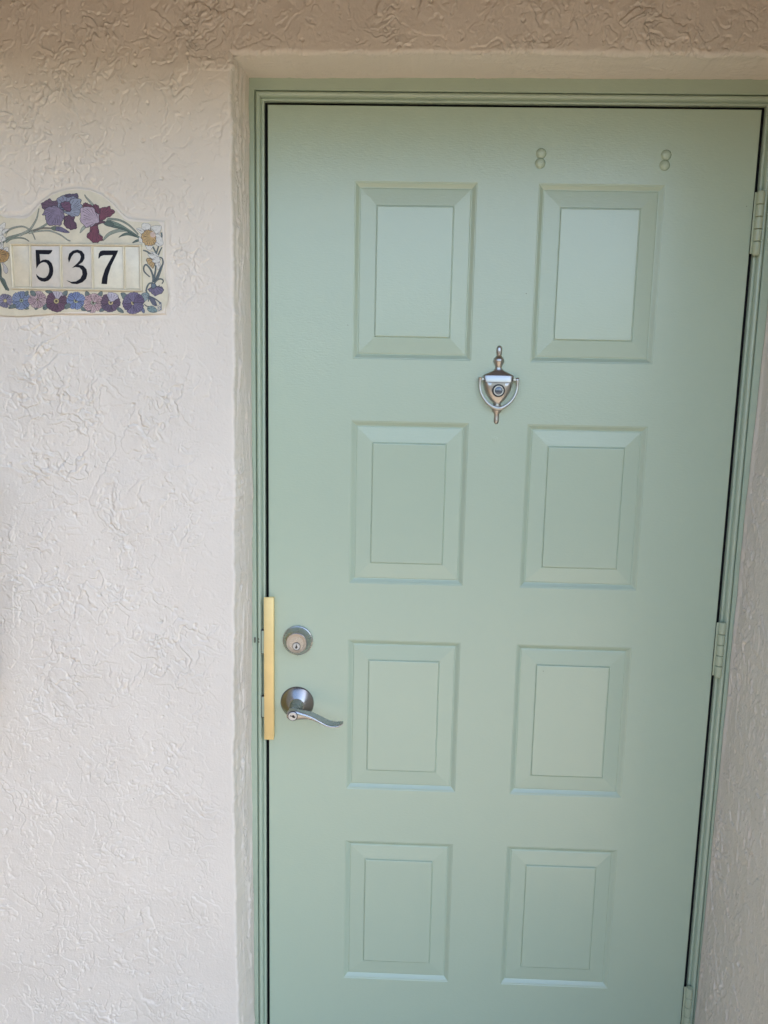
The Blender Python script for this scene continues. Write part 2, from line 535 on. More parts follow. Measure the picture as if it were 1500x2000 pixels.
for s in ('left', 'right', 'head'):
    for nm, i0, i1 in ((('head_' if s == 'head' else 'jamb_') + 'strip', 0, SPLIT[0]), ('bead', SPLIT[0], SPLIT[1]), ('casing', SPLIT[1], len(PROF) - 1)):
        V, Fc = frame_run(s, i0, i1)
        o = mesh_obj(nm, V, Fc, m_frame, frame, smooth=True)
        o.data.set_sharp_from_angle(angle=R(38))
# dark weatherstrip deep in the gap
for x0, x1, z0, z1 in ((-0.0062, -0.0004, 0, ZT + 0.0056), (W + 0.0004, W + 0.0078, 0, ZT + 0.0056), (-0.0003, W + 0.0003, ZT + 0.0004, ZT + 0.0056)):
    box_obj('weatherstrip', x0 - fo.x, x1 - fo.x, 0.0080, 0.0498, z0, z1, m_black, frame)
for zc, hh in ((0.997, 0.026), (0.856, 0.024)):
    bm = add_box(bmesh.new(), -0.0150 - fo.x, -0.0045 - fo.x, -0.0079, 0.002, zc - hh, zc + hh, 0.0012, 2)
    bm_obj('strike_plate', bm, m_worn_shade, frame, angle=35)
    bm = add_box(bmesh.new(), -0.0138 - fo.x, -0.0035 - fo.x, -0.0087, 0.001, zc - hh + 0.0016, zc + hh - 0.0016, 0.0016, 2)
    bm_obj('strike_cover', bm, m_frame, frame, angle=35)
for dz, dx2, hh in ((1.0005, -0.0278, 0.0055), (1.003, -0.0195, 0.002), (0.997, -0.0195, 0.0022)):
    box_obj('paint_chip', dx2 - 0.0012 - fo.x, dx2 + 0.0012 - fo.x, -0.0072, -0.0040, dz - hh, dz + hh, m_worn_shade, frame, bev=0.0005)
box_obj('threshold', -0.04 - fo.x, W + 0.04 - fo.x, -0.03, 0.06, 0.0, 0.008, m_nickel, frame, bev=0.002)

# ------------------------------------------------------------------ the door
door = tag(empty('front_door', (W / 2, 0, 0)), 'sage green glossy front door with eight raised panels', 'door', 'thing')
do = Vector(door.location)
def dl(V): return [Vector(v) - do for v in V]
PX = [(0.1650, 0.3978), (0.5126, 0.7490)]
PZ = [(ZT - 0.1336 - 0.4503 * r_, ZT - 0.1336 - 0.4503 * r_ - 0.3306) for r_ in range(4)]
EB = 0.0012
xb = sorted([EB, W - EB] + [c for p in PX for c in p])
zb = sorted([0.012 + EB, ZT - EB] + [c for p in PZ for c in p])
V, Fc = [], []
idx = {}
def vid(x, y, z):
    kk = (round(x, 6), round(y, 6), round(z, 6))
    if kk not in idx:
        idx[kk] = len(V); V.append(kk)
    return idx[kk]
for i in range(len(xb) - 1):
    for j in range(len(zb) - 1):
        xm, zm = (xb[i] + xb[i + 1]) / 2, (zb[j] + zb[j + 1]) / 2
        if any(a < xm < b_ for a, b_ in PX) and any(b_ < zm < a for a, b_ in PZ):
            continue
        Fc.append((vid(xb[i], 0, zb[j]), vid(xb[i + 1], 0, zb[j]), vid(xb[i + 1], 0, zb[j + 1]), vid(xb[i], 0, zb[j + 1])))
x0, x1, z0, z1 = EB, W - EB, 0.012 + EB, ZT - EB
def ringfaces(ra, rb):
    for a in range(4):
        b_ = (a + 1) % 4
        Fc.append((vid(*ra[a]), vid(*ra[b_]), vid(*rb[b_]), vid(*rb[a])))
def rect(e, y): return [(0 + e, y, 0.012 + e), (W - e, y, 0.012 + e), (W - e, y, ZT - e), (0 + e, y, ZT - e)]
rings = [rect(EB, 0), rect(EB * 0.35, EB * 0.3), rect(0, EB), rect(0, 0.044)]
for a_, b_ in zip(rings, rings[1:]):
    ringfaces(a_, b_)
Fc.append(tuple(vid(*q) for q in rings[-1]))
slab = mesh_obj('slab', dl(V), Fc, m_door, door)

PP = [(0.0, 0.0), (0.0007, 0.0003), (0.0016, 0.0012), (0.0030, 0.0014), (0.0036, 0.0022), (0.0060, 0.0041), (0.0086, 0.0060), (0.0098, 0.0067), (0.0108, 0.0067), (0.0116, 0.0056), (0.0128, 0.0051),
      (0.0420, 0.0028), (0.0427, 0.0038), (0.0436, 0.0038), (0.0444, 0.0010), (0.0450, 0.0006), (0.0460, 0.0004)]
def panel_rings(w, h):
    V, Fc = [], []
    for e, y in PP:
        V += [(e, y, -h + e), (w - e, y, -h + e), (w - e, y, -e), (e, y, -e)]
    for j in range(len(PP) - 1):
        for a in range(4):
            b_ = (a + 1) % 4
            Fc.append((j * 4 + a, j * 4 + b_, j * 4 + 4 + b_, j * 4 + 4 + a))
    return V, Fc
PANEL_WHERE = ['top left', 'top right', 'second row left', 'second row right', 'third row left', 'third row right', 'bottom left', 'bottom right']
pi = 0
for r_ in range(4):
    for c_ in range(2):
        w_, h_ = PX[c_][1] - PX[c_][0], PZ[r_][0] - PZ[r_][1]
        Vp, Fp = panel_rings(w_, h_)
        p_ = mesh_obj('panel', Vp, Fp, m_door, door)
        p_.location = Vector((PX[c_][0], 0, PZ[r_][0])) - do
        e, y = PP[-1]
        mesh_obj('panel_field', [(e, y, -h_ + e), (w_ - e, y, -h_ + e), (w_ - e, y, -e), (e, y, -e)], [(0, 1, 2, 3)], m_field, p_)
        p_['label'] = 'raised rectangular panel, ' + PANEL_WHERE[pi] + ' of the green door'
        pi += 1

# filled screw holes near the top (pairs of painted-over plugs)
rnd = random.Random(2)
for px, pz in ((0.5140, 1.9590), (0.5130, 1.9418), (0.7456, 1.9588), (0.7441, 1.9408)):
    prof = [(0.0106, 0.0006), (0.0101, 0.0003), (0.0096, -0.0002), (0.0093, -0.0016), (0.0084, -0.0036), (0.0066, -0.0054), (0.0042, -0.0065), (0.0020, -0.0069), (0.0006, -0.0070)]
    Vp, Fp = lathe_y(px - do.x, pz, prof, 28)
    Vp = [(x + rnd.uniform(-.0003, .0003), y, z + rnd.uniform(-.0003, .0003)) for x, y, z in Vp]
    mesh_obj('hole_plug', Vp, Fp, m_door, door, smooth=True)
Vp, Fp = lathe_y(0.4507 - do.x, 1.4250, [(0.0062, 0.0003), (0.0050, -0.0006), (0.0034, 0.0002), (0.0018, -0.0005), (0.0006, -0.0003)], 14)
Vp = [(x + rnd.uniform(-.0006, .0006), y, z + rnd.uniform(-.0006, .0006)) for x, y, z in Vp]
mesh_obj('filled_hole', Vp, Fp, m_door, door, smooth=True)

# hinges
for zt, zb_ in ((1.8942, 1.7840), (1.0651, 0.9535), (0.2402, 0.1290)):
    hx, hy, hr = 0.9236, -0.0072, 0.0072
    hg = empty('hinge', Vector((hx, hy, (zt + zb_) / 2)) - do)
    hg.parent = door
    n = 5
    L = (zt - zb_) / n
    for k in range(n):
        prof = [(0.001, 0), (hr - 0.001, 0), (hr, 0.0008), (hr, L - 0.0020), (hr - 0.0012, L - 0.0010), (0.001, L - 0.0010)]
        if k == 0: prof = [(0.001, -0.0045), (hr * 0.55, -0.0040), (hr * 0.85, -0.0022)] + prof[2:]
        if k == n - 1: prof = prof[:3] + [(hr, L - 0.001), (hr * 0.92, L + 0.0012), (hr * 0.5, L + 0.0018), (0.001, L + 0.002)]
        Vp, Fp = lathe_y(0, 0, prof, 24)
        zz0 = -(zt - zb_) / 2 + k * L
        Vp = [(x, z, y + zz0) for x, y, z in Vp]
        o = mesh_obj('knuckle', Vp, Fp, m_hinge, hg, smooth=True)
        o.data.set_sharp_from_angle(angle=R(40))
    box_obj('leaf', -0.0100, -0.0028, 0.0020, 0.0046, -(zt - zb_) / 2, (zt - zb_) / 2, m_hinge, hg, bev=0.0006)

# latch guard
lg = box_obj('latch_guard', -0.0074 - do.x, 0.0128 - do.x, -0.0150, -0.0115, 0.7870, 1.0945, m_brass, door, bev=0.0006)
lg['label'] = 'long flat satin brass latch guard plate over the door gap'
box_obj('guard_flange', 0.0020 , 0.0120, -0.0112, 0.0005, 0.7890, 1.0925, m_brass, lg).location.x = -do.x
# deadbolt
bx_, bz_ = 0.0609, 1.0013
db = lathe_obj('deadbolt', bx_ - do.x, bz_, [(0.0312, 0.0008), (0.0312, -0.0030), (0.0305, -0.0042), (0.0292, -0.0048), (0.0288, -0.0056), (0.0284, -0.0075), (0.0222, -0.0205), (0.0214, -0.0216), (0.0208, -0.0220)], m_nickel, door, 72)
lathe_obj('face', bx_ - do.x, bz_, [(0.0207, -0.0219), (0.0203, -0.0224), (0.0085, -0.0216)], m_turned, db, 64)
def key_cylinder(cx, cz, y, r, parent, rot=0.0):
    cy = lathe_obj('key_cylinder', cx, cz, [(r * 1.14, y + 0.002), (r * 1.14, y - 0.0004), (r * 1.04, y - 0.0006), (r * 1.02, y + 0.0004)], m_dark, parent, 40)
    lathe_obj('plug', cx, cz, [(r, y + 0.001), (r, y - 0.0012), (r * 0.95, y - 0.0016)], m_nickel_bright, parent, 40)
    pts = [(-.12, .62), (.14, .62), (.10, .18), (.34, .02), (.34, -.28), (.10, -.42), (.16, -.62), (-.16, -.62), (-.30, -.42), (-.34, -.15), (-.20, .05), (-.08, .2)]
    c, s = math.cos(rot), math.sin(rot)
    mesh_obj('keyway', [(cx + r * (a * c - b_ * s), y - 0.0018, cz + r * (a * s + b_ * c)) for a, b_ in pts], [tuple(range(len(pts)))], m_dark, parent)
key_cylinder(bx_ - do.x, bz_ - 0.0062, -0.0222, 0.0074, db)

sc_ = [(0.0595, 0.9668), (0.0605, 0.9690), (0.0628, 0.9702), (0.0652, 0.9712)]
mesh_obj('scratch', [(a_ - do.x, -0.0006, b2 + w2) for a_, b2 in sc_ for w2 in (0.0006, -0.0006)], [(2 * i_, 2 * i_ + 1, 2 * i_ + 3, 2 * i_ + 2) for i_ in range(3)], m_worn_shade, db)
# lever handle
lx, lz = 0.0603, 0.8639
lh = lathe_obj('lever_handle', lx - do.x, lz, [(0.0345, 0.0006), (0.0345, -0.0016), (0.0338, -0.0026), (0.0165, -0.0135), (0.0156, -0.0142)], m_turned, door, 80)
lathe_obj('rose_gap_shade', lx - do.x - 0.0007, lz + 0.0011, [(0.0352, 0.0004), (0.0350, -0.0004), (0.0340, -0.0006)], m_worn_shade, lh, 48)  # dark disc paints the gap shadow along the rose's unpainted edge
lathe_obj('neck', lx - do.x, lz, [(0.0150, -0.0132), (0.0150, -0.0165), (0.0140, -0.0180), (0.0132, -0.0200), (0.0120, -0.0420), (0.0118, -0.0520)], m_nickel, lh, 56)
YL = -0.0660
# front-edge path in the lever plane: (dx, dz, height, depth front->back)
path = [(-0.0128, 0.0, 0.0040, 0.012), (-0.0118, 0.0, 0.0120, 0.016), (-0.0085, 0.0002, 0.0190, 0.020), (-0.003, 0.0003, 0.0226, 0.0215), (0.004, 0.0003, 0.0224, 0.0220), (0.010, 0.0000, 0.0200, 0.0222), (0.018, -0.0006, 0.0160, 0.0222), (0.027, -0.0016, 0.0125, 0.0220),
        (0.037, -0.0042, 0.0098, 0.0218), (0.047, -0.0085, 0.0078, 0.0216), (0.057, -0.0138, 0.0064, 0.0214), (0.067, -0.0188, 0.0056, 0.0212), (0.077, -0.0215, 0.0050, 0.0208), (0.086, -0.0215, 0.0046, 0.0195), (0.094, -0.0190, 0.0042, 0.0165), (0.099, -0.0158, 0.0036, 0.0120), (0.1015, -0.0135, 0.0026, 0.0070)]
V, Fc = [], []
n = 20
for i, (a, dz, hh, dd) in enumerate(path):
    for k in range(n):
        an = 2 * math.pi * k / n
        ce, se = math.cos(an), math.sin(an)
        cy_ = math.copysign(abs(ce) ** 0.55, ce); sz_ = math.copysign(abs(se) ** 0.55, se)
        yy = YL + dd / 2 + dd / 2 * cy_
        back = (yy - YL) / 0.022                       # blade rises a little towards the door
        zz = dz + hh / 2 * sz_ + back * 0.004 * min(1, max(0, (a - 0.02) / 0.04))
        V.append((lx - do.x + a, yy, lz + zz))
for i in range(len(path) - 1):
    for k in range(n):
        j = (k + 1) % n
        Fc.append((i * n + k, i * n + j, (i + 1) * n + j, (i + 1) * n + k))
Fc.append(tuple(range(n))); Fc.append(tuple((len(path) - 1) * n + k for k in range(n)))
lev = mesh_obj('lever', V, Fc, m_nickel, lh, smooth=True)
lev.data.set_sharp_from_angle(angle=R(50))
key_cylinder(lx - do.x, lz, YL - 0.0002, 0.0088, lh, rot=1.35)

# knocker with peephole
kx = 0.4515
ZK = lambda zy: 1.6066 - (zy - 250) / 7.5 * 0.000979
KW = [(250, 4), (256, 20), (268, 34), (290, 42), (330, 46), (370, 42), (395, 35), (402, 40), (430, 66), (455, 80), (475, 83), (500, 78), (530, 62), (560, 51), (585, 50), (605, 62), (625, 90), (645, 135), (665, 180), (680, 212), (690, 224), (700, 228), (790, 222), (796, 214), (804, 216), (850, 210), (900, 196), (950, 174), (1000, 143), (1045, 108), (1080, 72), (1098, 54), (1112, 54), (1135, 66), (1165, 74), (1200, 78), (1225, 68), (1245, 50), (1262, 40), (1300, 37), (1345, 41), (1380, 40), (1402, 28), (1414, 12)]
def depth(zy, hw):
    if zy < 600: return hw * 0.95
    if zy < 700: return 48 + (zy - 600) * 0.55
    if zy < 800: return 103 if zy not in (796,) else 96
    if zy < 1100: return 60 + 48 * (1 - ((zy - 800) / 300) ** 2)
    if zy < 1240: return 62
    return hw * 0.95
V, Fc = [], []
n = 25
S = 0.979e-3 / 7.5
for zy, hw in KW:
    dp = depth(zy, hw)
    ex = 1.0 if zy < 600 or zy > 1100 else (0.40 if zy < 800 else 0.62)
    for k in range(n):
        an = math.pi * k / (n - 1)
        c, s = math.cos(an), math.sin(an)
        V.append((kx - do.x + hw * S * math.copysign(abs(c) ** (ex if ex < 1 else 1), c), 0.0008 - dp * S * (abs(s) ** ex), ZK(zy)))
for i in range(len(KW) - 1):
    for k in range(n - 1):
        Fc.append((i * n + k, i * n + k + 1, (i + 1) * n + k + 1, (i + 1) * n + k))
kn = mesh_obj('knocker', V, Fc, m_knock, door, smooth=True)
kn.data.set_sharp_from_angle(angle=R(42))
kn['label'] = 'brushed nickel urn shaped knocker with peephole in its middle'
def tube(name, pts, radii, m, parent, n=14, flat=1.0):
    V, Fc = [], []
    P_ = [Vector(p) for p in pts]
    for i, p in enumerate(P_):
        tgt = (P_[min(i + 1, len(P_) - 1)] - P_[max(i - 1, 0)]).normalized()
        yv = Vector((0, 1, 0)); sv = tgt.cross(yv).normalized()
        for k in range(n):
            a = 2 * math.pi * k / n
            c, s = math.cos(a), math.sin(a)
            V.append(p + sv * radii[i] * math.copysign(abs(c) ** .6, c) + yv * radii[i] * flat * math.copysign(abs(s) ** .6, s))
    for i in range(len(P_) - 1):
        for k in range(n):
            j = (k + 1) % n
            Fc.append((i * n + k, i * n + j, (i + 1) * n + j, (i + 1) * n + k))
    Fc.append(tuple(range(n))); Fc.append(tuple((len(P_) - 1) * n + k for k in range(n)))
    return mesh_obj(name, V, Fc, m, parent, smooth=True)
BP = [(428, 722, 26), (427, 760, 24), (422, 820, 17), (426, 890, 17), (442, 955, 18), (470, 1015, 18), (512, 1075, 19), (560, 1120, 22), (615, 1155, 27), (665, 1175, 30), (695, 1180, 31), (735, 1176, 30), (785, 1152, 27), (840, 1115, 22), (890, 1070, 19), (935, 1010, 18), (962, 950, 18), (978, 885, 17), (982, 820, 17), (980, 760, 24), (979, 722, 26)]
# the photo's tilt of the ring is perspective: re-centre it on the knocker axis
bp = []
for a, b_, r_ in BP:
    ax_ = 703 - (b_ - 720) * 0.026
    bp.append((kx - do.x + (a - ax_) * S, -0.0105 - 0.003 * (b_ - 720) / 460, ZK(b_)))
bo = tube('ring', bp, [q[2] * S for q in BP], m_knock, kn, flat=0.95)
for sx in (-1, 1):
    box_obj('pin', kx - do.x + (sx * 250 - 30) * S, kx - do.x + (sx * 250 + 30) * S, -0.0128, -0.0090, ZK(765), ZK(735), m_knock, kn)
pz_ = ZK(915)
ph = lathe_obj('peephole', kx - do.x, pz_, [(0.0124, -0.0120), (0.0124, -0.0162), (0.0118, -0.0172), (0.0096, -0.0172), (0.0092, -0.0165)], m_dark, kn, 48)
lathe_obj('lens', kx - do.x, pz_, [(0.0091, -0.0158), (0.0088, -0.0166), (0.0070, -0.0176), (0.0045, -0.0183), (0.0015, -0.0186)], m_lens, ph, 40)
lathe_obj('lens_ring', kx - do.x, pz_, [(0.0096, -0.0173), (0.0096, -0.0176), (0.0090, -0.0176), (0.0090, -0.0170)], m_knock, ph, 40)

# tiny paint specks and nicks on the door skin
m_speck = mat('dirt_speck', (0.05, 0.05, 0.045), 0.7)
rnd = random.Random(11)
for px, pz in ((0.2010, 1.2890), (0.1936, 1.1990), (0.3560, 1.2300), (0.4985, 1.7050), (0.1560, 1.6400), (0.3000, 1.8100), (0.9020, 1.8700), (0.5700, 0.9500)):
    pts = [(px - do.x + rnd.uniform(.0005, .0010) * math.cos(a), -0.0004 + (0.0046 if 0.165 < px < 0.398 and pz > 1.15 else 0), pz + rnd.uniform(.0006, .0013) * math.sin(a)) for a in np.linspace(0, 6.28, 8)[:-1]]
    mesh_obj('speck', pts, [tuple(range(7))], m_speck, door)

# ------------------------------------------------------------------ mailbox added out of view to shade the left edge of the picture
mb = tag(empty('added_shade_box', (-0.616, YF, 0.93)), 'dark brown metal mailbox on the stucco wall, unseen, added to shade the left edge', 'shade_box')
m_shade_box = mat('dark_brown_enamel', (0.16, 0.085, 0.045), 0.5)
box_obj('box_body', -0.115, 0.100, -0.150, -0.004, 0.0, 0.405, m_shade_box, mb, bev=0.004)
bm = bmesh.new()
vv = [bm.verts.new(p) for p in ((-0.12, -0.004, 0.475), (0.104, -0.004, 0.475), (0.104, -0.165, 0.412), (-0.12, -0.165, 0.412), (-0.12, -0.004, 0.407), (0.104, -0.004, 0.407), (0.104, -0.165, 0.402), (-0.12, -0.165, 0.402))]
for f4 in ((0, 1, 2, 3), (4, 7, 6, 5), (0, 4, 5, 1), (1, 5, 6, 2), (2, 6, 7, 3), (3, 7, 4, 0)):
    bm.faces.new([vv[q] for q in f4])
bm_obj('lid', bm, m_shade_box, mb)

# ------------------------------------------------------------------ house number plaque
pl = tag(empty('house_number_plaque', (-0.31, YF, 1.74)), 'cream ceramic house number plaque 537 with painted irises, daffodils and pansies', 'plaque')
po = Vector(pl.location)
YP = YF - 0.0044
def Q(qx, qy, y=0.0):
    x, z = plaque_q(qx, qy)
    return Vector((x, YP - y, z)) - po
IVORY = lin(214, 204, 178)
m_ivory = mat('ivory_glaze', IVORY, 0.28, spec=0.5)
v = coords(m_ivory)
setcol(m_ivory, ramp(m_ivory, noise(m_ivory, v, 45, 5, 0.7), [(0.25, g3(IVORY, 0.86)), (0.7, g3(IVORY, 1.05))]))
bump(m_ivory, [(noise(m_ivory, v, 220, 3), 0.0003)])
m_tile = {}
for k_, c_ in (('grey', lin(208, 199, 185)), ('cream', lin(224, 217, 196)), ('sand', lin(214, 203, 178))):
    t_ = mat('tile_' + k_, c_, 0.22, spec=0.5)
    v = coords(t_)
    setcol(t_, ramp(t_, noise(t_, v, 60, 5, 0.7), [(0.25, g3(c_, 0.88)), (0.7, g3(c_, 1.04))]))
    bump(t_, [(noise(t_, v, 150, 2), 0.0003)])
    m_tile[k_] = t_
_ink = {}
def ink(r, g, b):
    kk = (r, g, b)
    if kk not in _ink:
        c = lin(r, g, b)
        gy = 0.3 * c[0] + 0.6 * c[1] + 0.1 * c[2]
        c = tuple(0.82 * (0.80 * q + 0.20 * gy) for q in c)
        m = mat('glaze_%d_%d_%d' % kk, c, 0.35, spec=0.4)
        v = coords(m)
        setcol(m, ramp(m, noise(m, v, 230, 3, 0.7), [(0.3, g3(c, 0.80)), (0.7, g3(c, 1.18))]))
        _ink[kk] = m
    return _ink[kk]
LINE = ink(44, 38, 46)
def smooth_poly(pts, sub=6, ruff=0.0, freq=9, seed=0):
    P_ = np.array(pts, float); n = len(P_); out = []
    for i in range(n):
        p0, p1, p2, p3 = P_[i - 1], P_[i], P_[(i + 1) % n], P_[(i + 2) % n]
        for t in np.linspace(0, 1, sub, endpoint=False):
            out.append(0.5 * ((2 * p1) + (-p0 + p2) * t + (2 * p0 - 5 * p1 + 4 * p2 - p3) * t * t + (-p0 + 3 * p1 - 3 * p2 + p3) * t ** 3))
    out = np.array(out)
    if ruff:
        c = out.mean(0); d = out - c
        L = np.hypot(*d.T)[:, None] + 1e-6
        ph = np.linspace(0, 2 * math.pi, len(out), endpoint=False)
        out = out + d / L * (ruff * (np.sin(ph * freq + seed) + 0.5 * np.sin(ph * freq * 2.3 + seed * 2)))[:, None]
    return out
def grow(P_, e):
    n = len(P_)
    area = 0.5 * np.sum(P_[:, 0] * np.roll(P_[:, 1], -1) - np.roll(P_[:, 0], -1) * P_[:, 1])
    tg = np.roll(P_, -1, 0) - np.roll(P_, 1, 0)
    tg /= np.hypot(*tg.T)[:, None] + 1e-6
    nn = np.stack([tg[:, 1], -tg[:, 0]], 1) * (1 if area > 0 else -1)
    return P_ + nn * e
class Ink:
    """collects flat glaze shapes of one drawn element into one mesh"""
    def __init__(s): s.V, s.F, s.M, s.mats = [], [], [], []
    def poly(s, P_, m, layer):
        if m not in s.mats: s.mats.append(m)
        b_ = len(s.V)
        s.V += [Q(p[0], p[1], 0.00008 * layer) for p in P_]
        s.F.append(tuple(range(b_, b_ + len(P_)))); s.M.append(s.mats.index(m))
    def line(s, pts, w, m, layer, taper=True):
        P_ = np.array(pts, float); n = len(P_)
        tg = np.gradient(P_, axis=0); tg /= np.hypot(*tg.T)[:, None] + 1e-6
        nn = np.stack([-tg[:, 1], tg[:, 0]], 1)
        k = np.linspace(1, 0.25, n)[:, None] if taper else np.ones((n, 1))
        a, b_ = P_ + nn * w / 2 * k, P_ - nn * w / 2 * k
        if m not in s.mats: s.mats.append(m)
        o = len(s.V)
        s.V += [Q(p[0], p[1], 0.00008 * layer) for p in a] + [Q(p[0], p[1], 0.00008 * layer) for p in b_]
        for i in range(n - 1):
            s.F.append((o + i, o + i + 1, o + n + i + 1, o + n + i)); s.M.append(s.mats.index(m))
    def obj(s, name, parent):
        return mesh_obj(name, s.V, s.F, None, parent, mats=s.mats, fmat=s.M)
LAY = [2]
def petal(parent, pts, col, ruff=3, veins=5, root=None, seed=0, outline=3.6, name='petal', vein_col=None, freq=9):
    LAY[0] += 1
    L = LAY[0] % 9 + 1 + (LAY[0] // 9 % 3) * 0.3
    P_ = smooth_poly(pts, 6, ruff, freq, seed)
    k = Ink()
    k.poly(grow(P_, outline), LINE, L)
    k.poly(P_, ink(*col), L + 0.3)
    c = P_.mean(0)
    root = np.array(root if root is not None else c)
    rn = random.Random(seed + 7)
    far = sorted(P_.tolist(), key=lambda p: -math.hypot(p[0] - root[0], p[1] - root[1]))
    m_v = vein_col or LINE
    veins = int(veins * 1.4)
    # veins fan out from the root towards the rim
    step = max(1, len(P_) // max(veins, 1))
    for i in range(0, len(P_), step)[:veins * 2] if veins else []:
        tip = P_[i]
        if math.hypot(*(tip - root)) < 25: continue
        a = root + (tip - root) * rn.uniform(0.25, 0.45); b_ = root + (tip - root) * rn.uniform(0.80, 0.95)
        mid = (a + b_) / 2 + np.array([rn.uniform(-4, 4), rn.uniform(-4, 4)])
        k.line([a, mid, b_][::-1], 3.4, m_v, L + 0.6)
    return k.obj(name, parent)
def group(name, q):
    e = empty(name, Q(*q)); e.parent = pl
    return e
def local(parent, o):
    o.location = -parent.location
    return o

# body and glazed field
bm = bmesh.new()
outl = smooth_poly(PLQ, 4)
PO = np.array(PLQ, float)
front = [bm.verts.new(Q(*p, 0.0) - Vector((0, 0, 0))) for p in PO]
f_ = bm.faces.new(front)
ext = bmesh.ops.extrude_face_region(bm, geom=[f_])
for q in ext['geom']:
    if isinstance(q, bmesh.types.BMVert): q.co.y += 0.012
es = [e for e in bm.edges if all(abs(q.co.y - (YP - po.y)) < 1e-5 for q in e.verts)]
bmesh.ops.bevel(bm, geom=es, offset=0.0022, segments=3, affect='EDGES', profile=0.5)
bm_obj('plaque_body', bm, m_stucco, pl, angle=50)
GF = [(-100, 330), (60, 318), (200, 322), (265, 290), (345, 205), (440, 130), (545, 95), (645, 86), (750, 97), (845, 132), (935, 205), (1010, 290), (1070, 340), (1200, 352), (1345, 372), (1362, 700), (1358, 1098), (700, 1104), (-110, 1084)]
k = Ink(); k.poly(smooth_poly(GF, 5, 1.2, 31, 1), m_ivory, 0.6); k.obj('glazed_field', pl)

# tile tray: raised rounded ribs and five tiles
def rib(a, b_, w, hgt, parent=pl, name='tray_rib'):
    a, b_ = np.array(a, float), np.array(b_, float)
    d = (b_ - a) / np.hypot(*(b_ - a)); nn = np.array([-d[1], d[0]])
    V, Fc = [], []
    m_ = 9
    for p in (a, b_):
        for k in range(m_):
            an = math.pi * k / (m_ - 1)
            off = p + nn * (w / 2) * math.cos(an)
            V.append(Q(off[0], off[1], hgt * math.sin(an) ** 0.8 if 0 < k < m_ - 1 else -0.0002))
    for k in range(m_ - 1):
        Fc.append((k, k + 1, m_ + k + 1, m_ + k))
    return mesh_obj(name, V, Fc, m_ivory, parent, smooth=True)
rib((78, 534), (1190, 546), 22, 0.0042); rib((102, 906), (1196, 926), 24, 0.0042)
rib((90, 530), (112, 908), 24, 0.0042); rib((1176, 542), (1184, 930), 24, 0.0042)
for a, b_ in (((250, 540), (260, 905)), ((508, 543), (516, 910)), ((771, 546), (779, 915)), ((1037, 548), (1043, 920))):
    rib(a, b_, 15, 0.0034)
DIG = {}
DIG['5'] = [(x * .3429, 300 + y * .3429) for x, y in ((875, 825), (1290, 830), (1275, 870), (1240, 915), (1200, 935), (975, 930), (990, 1108), (1040, 1075), (1120, 1060), (1200, 1080), (1270, 1150), (1305, 1250), (1312, 1340), (1295, 1440), (1250, 1520), (1190, 1580), (1100, 1608), (1010, 1595), (940, 1545), (900, 1480), (888, 1410), (925, 1455), (985, 1495), (1060, 1515), (1120, 1505), (1175, 1450), (1205, 1370), (1210, 1290), (1190, 1210), (1145, 1145), (1080, 1125), (1010, 1145), (950, 1195), (895, 1285), (885, 1100))]
DIG['3'] = [(572, 655), (582, 615), (612, 590), (650, 581), (688, 592), (710, 622), (711, 655), (695, 685), (662, 708), (700, 716), (727, 745), (735, 785), (725, 825), (695, 855), (650, 872), (605, 868), (558, 838), (600, 852), (640, 848), (675, 825), (693, 790), (690, 755), (668, 732), (635, 727), (605, 735), (645, 700), (672, 670), (680, 640), (670, 615), (648, 606), (622, 614), (602, 640), (580, 692)]
DIG['7'] = [(826, 655), (830, 615), (843, 594), (862, 588), (992, 588), (985, 610), (932, 720), (907, 800), (899, 872), (852, 869), (858, 820), (882, 745), (947, 627), (872, 628), (846, 637), (834, 655)]
m_digit = mat('black_glaze', lin(20, 18, 26), 0.45, spec=0.2)
for a, b_, c_, dg, tc in ((112, 243, 0, None, 'sand'), (262, 500, 0, '5', 'grey'), (522, 764, 0, '3', 'grey'), (786, 1028, 0, '7', 'cream'), (1050, 1166, 0, None, 'cream')):
    sl = 8
    co = [(a, 548 + a * 0.008), (b_, 548 + b_ * 0.008), (b_ + sl, 893 + b_ * 0.016), (a + sl, 893 + a * 0.016)]
    if a < 200: co = [(a, 548), (b_, 549), (b_ + 8, 895), (a + 14, 892)]
    bm = bmesh.new()
    fr = [bm.verts.new(Q(*p, 0.0008)) for p in co]
    fc = bm.faces.new(fr)
    ex = bmesh.ops.extrude_face_region(bm, geom=[fc])
    for q in ex['geom']:
        if isinstance(q, bmesh.types.BMVert): q.co.y += 0.0010
    yy = (Q(0, 0, 0.0008)).y
    bmesh.ops.bevel(bm, geom=[e for e in bm.edges if all(abs(q.co.y - yy) < 1e-6 for q in e.verts)], offset=0.0007, segments=3, affect='EDGES', profile=0.5)
    tl = bm_obj('number_tile' if dg else 'blank_tile', bm, m_tile[tc], pl, angle=50)
    if dg:
        tl['label'] = 'ceramic tile with the black digit ' + dg
        P_ = np.array(DIG[dg], float)
        mesh_obj('digit', [Q(p[0], p[1], 0.00100) for p in P_], [tuple(range(len(P_)))], m_digit, tl)

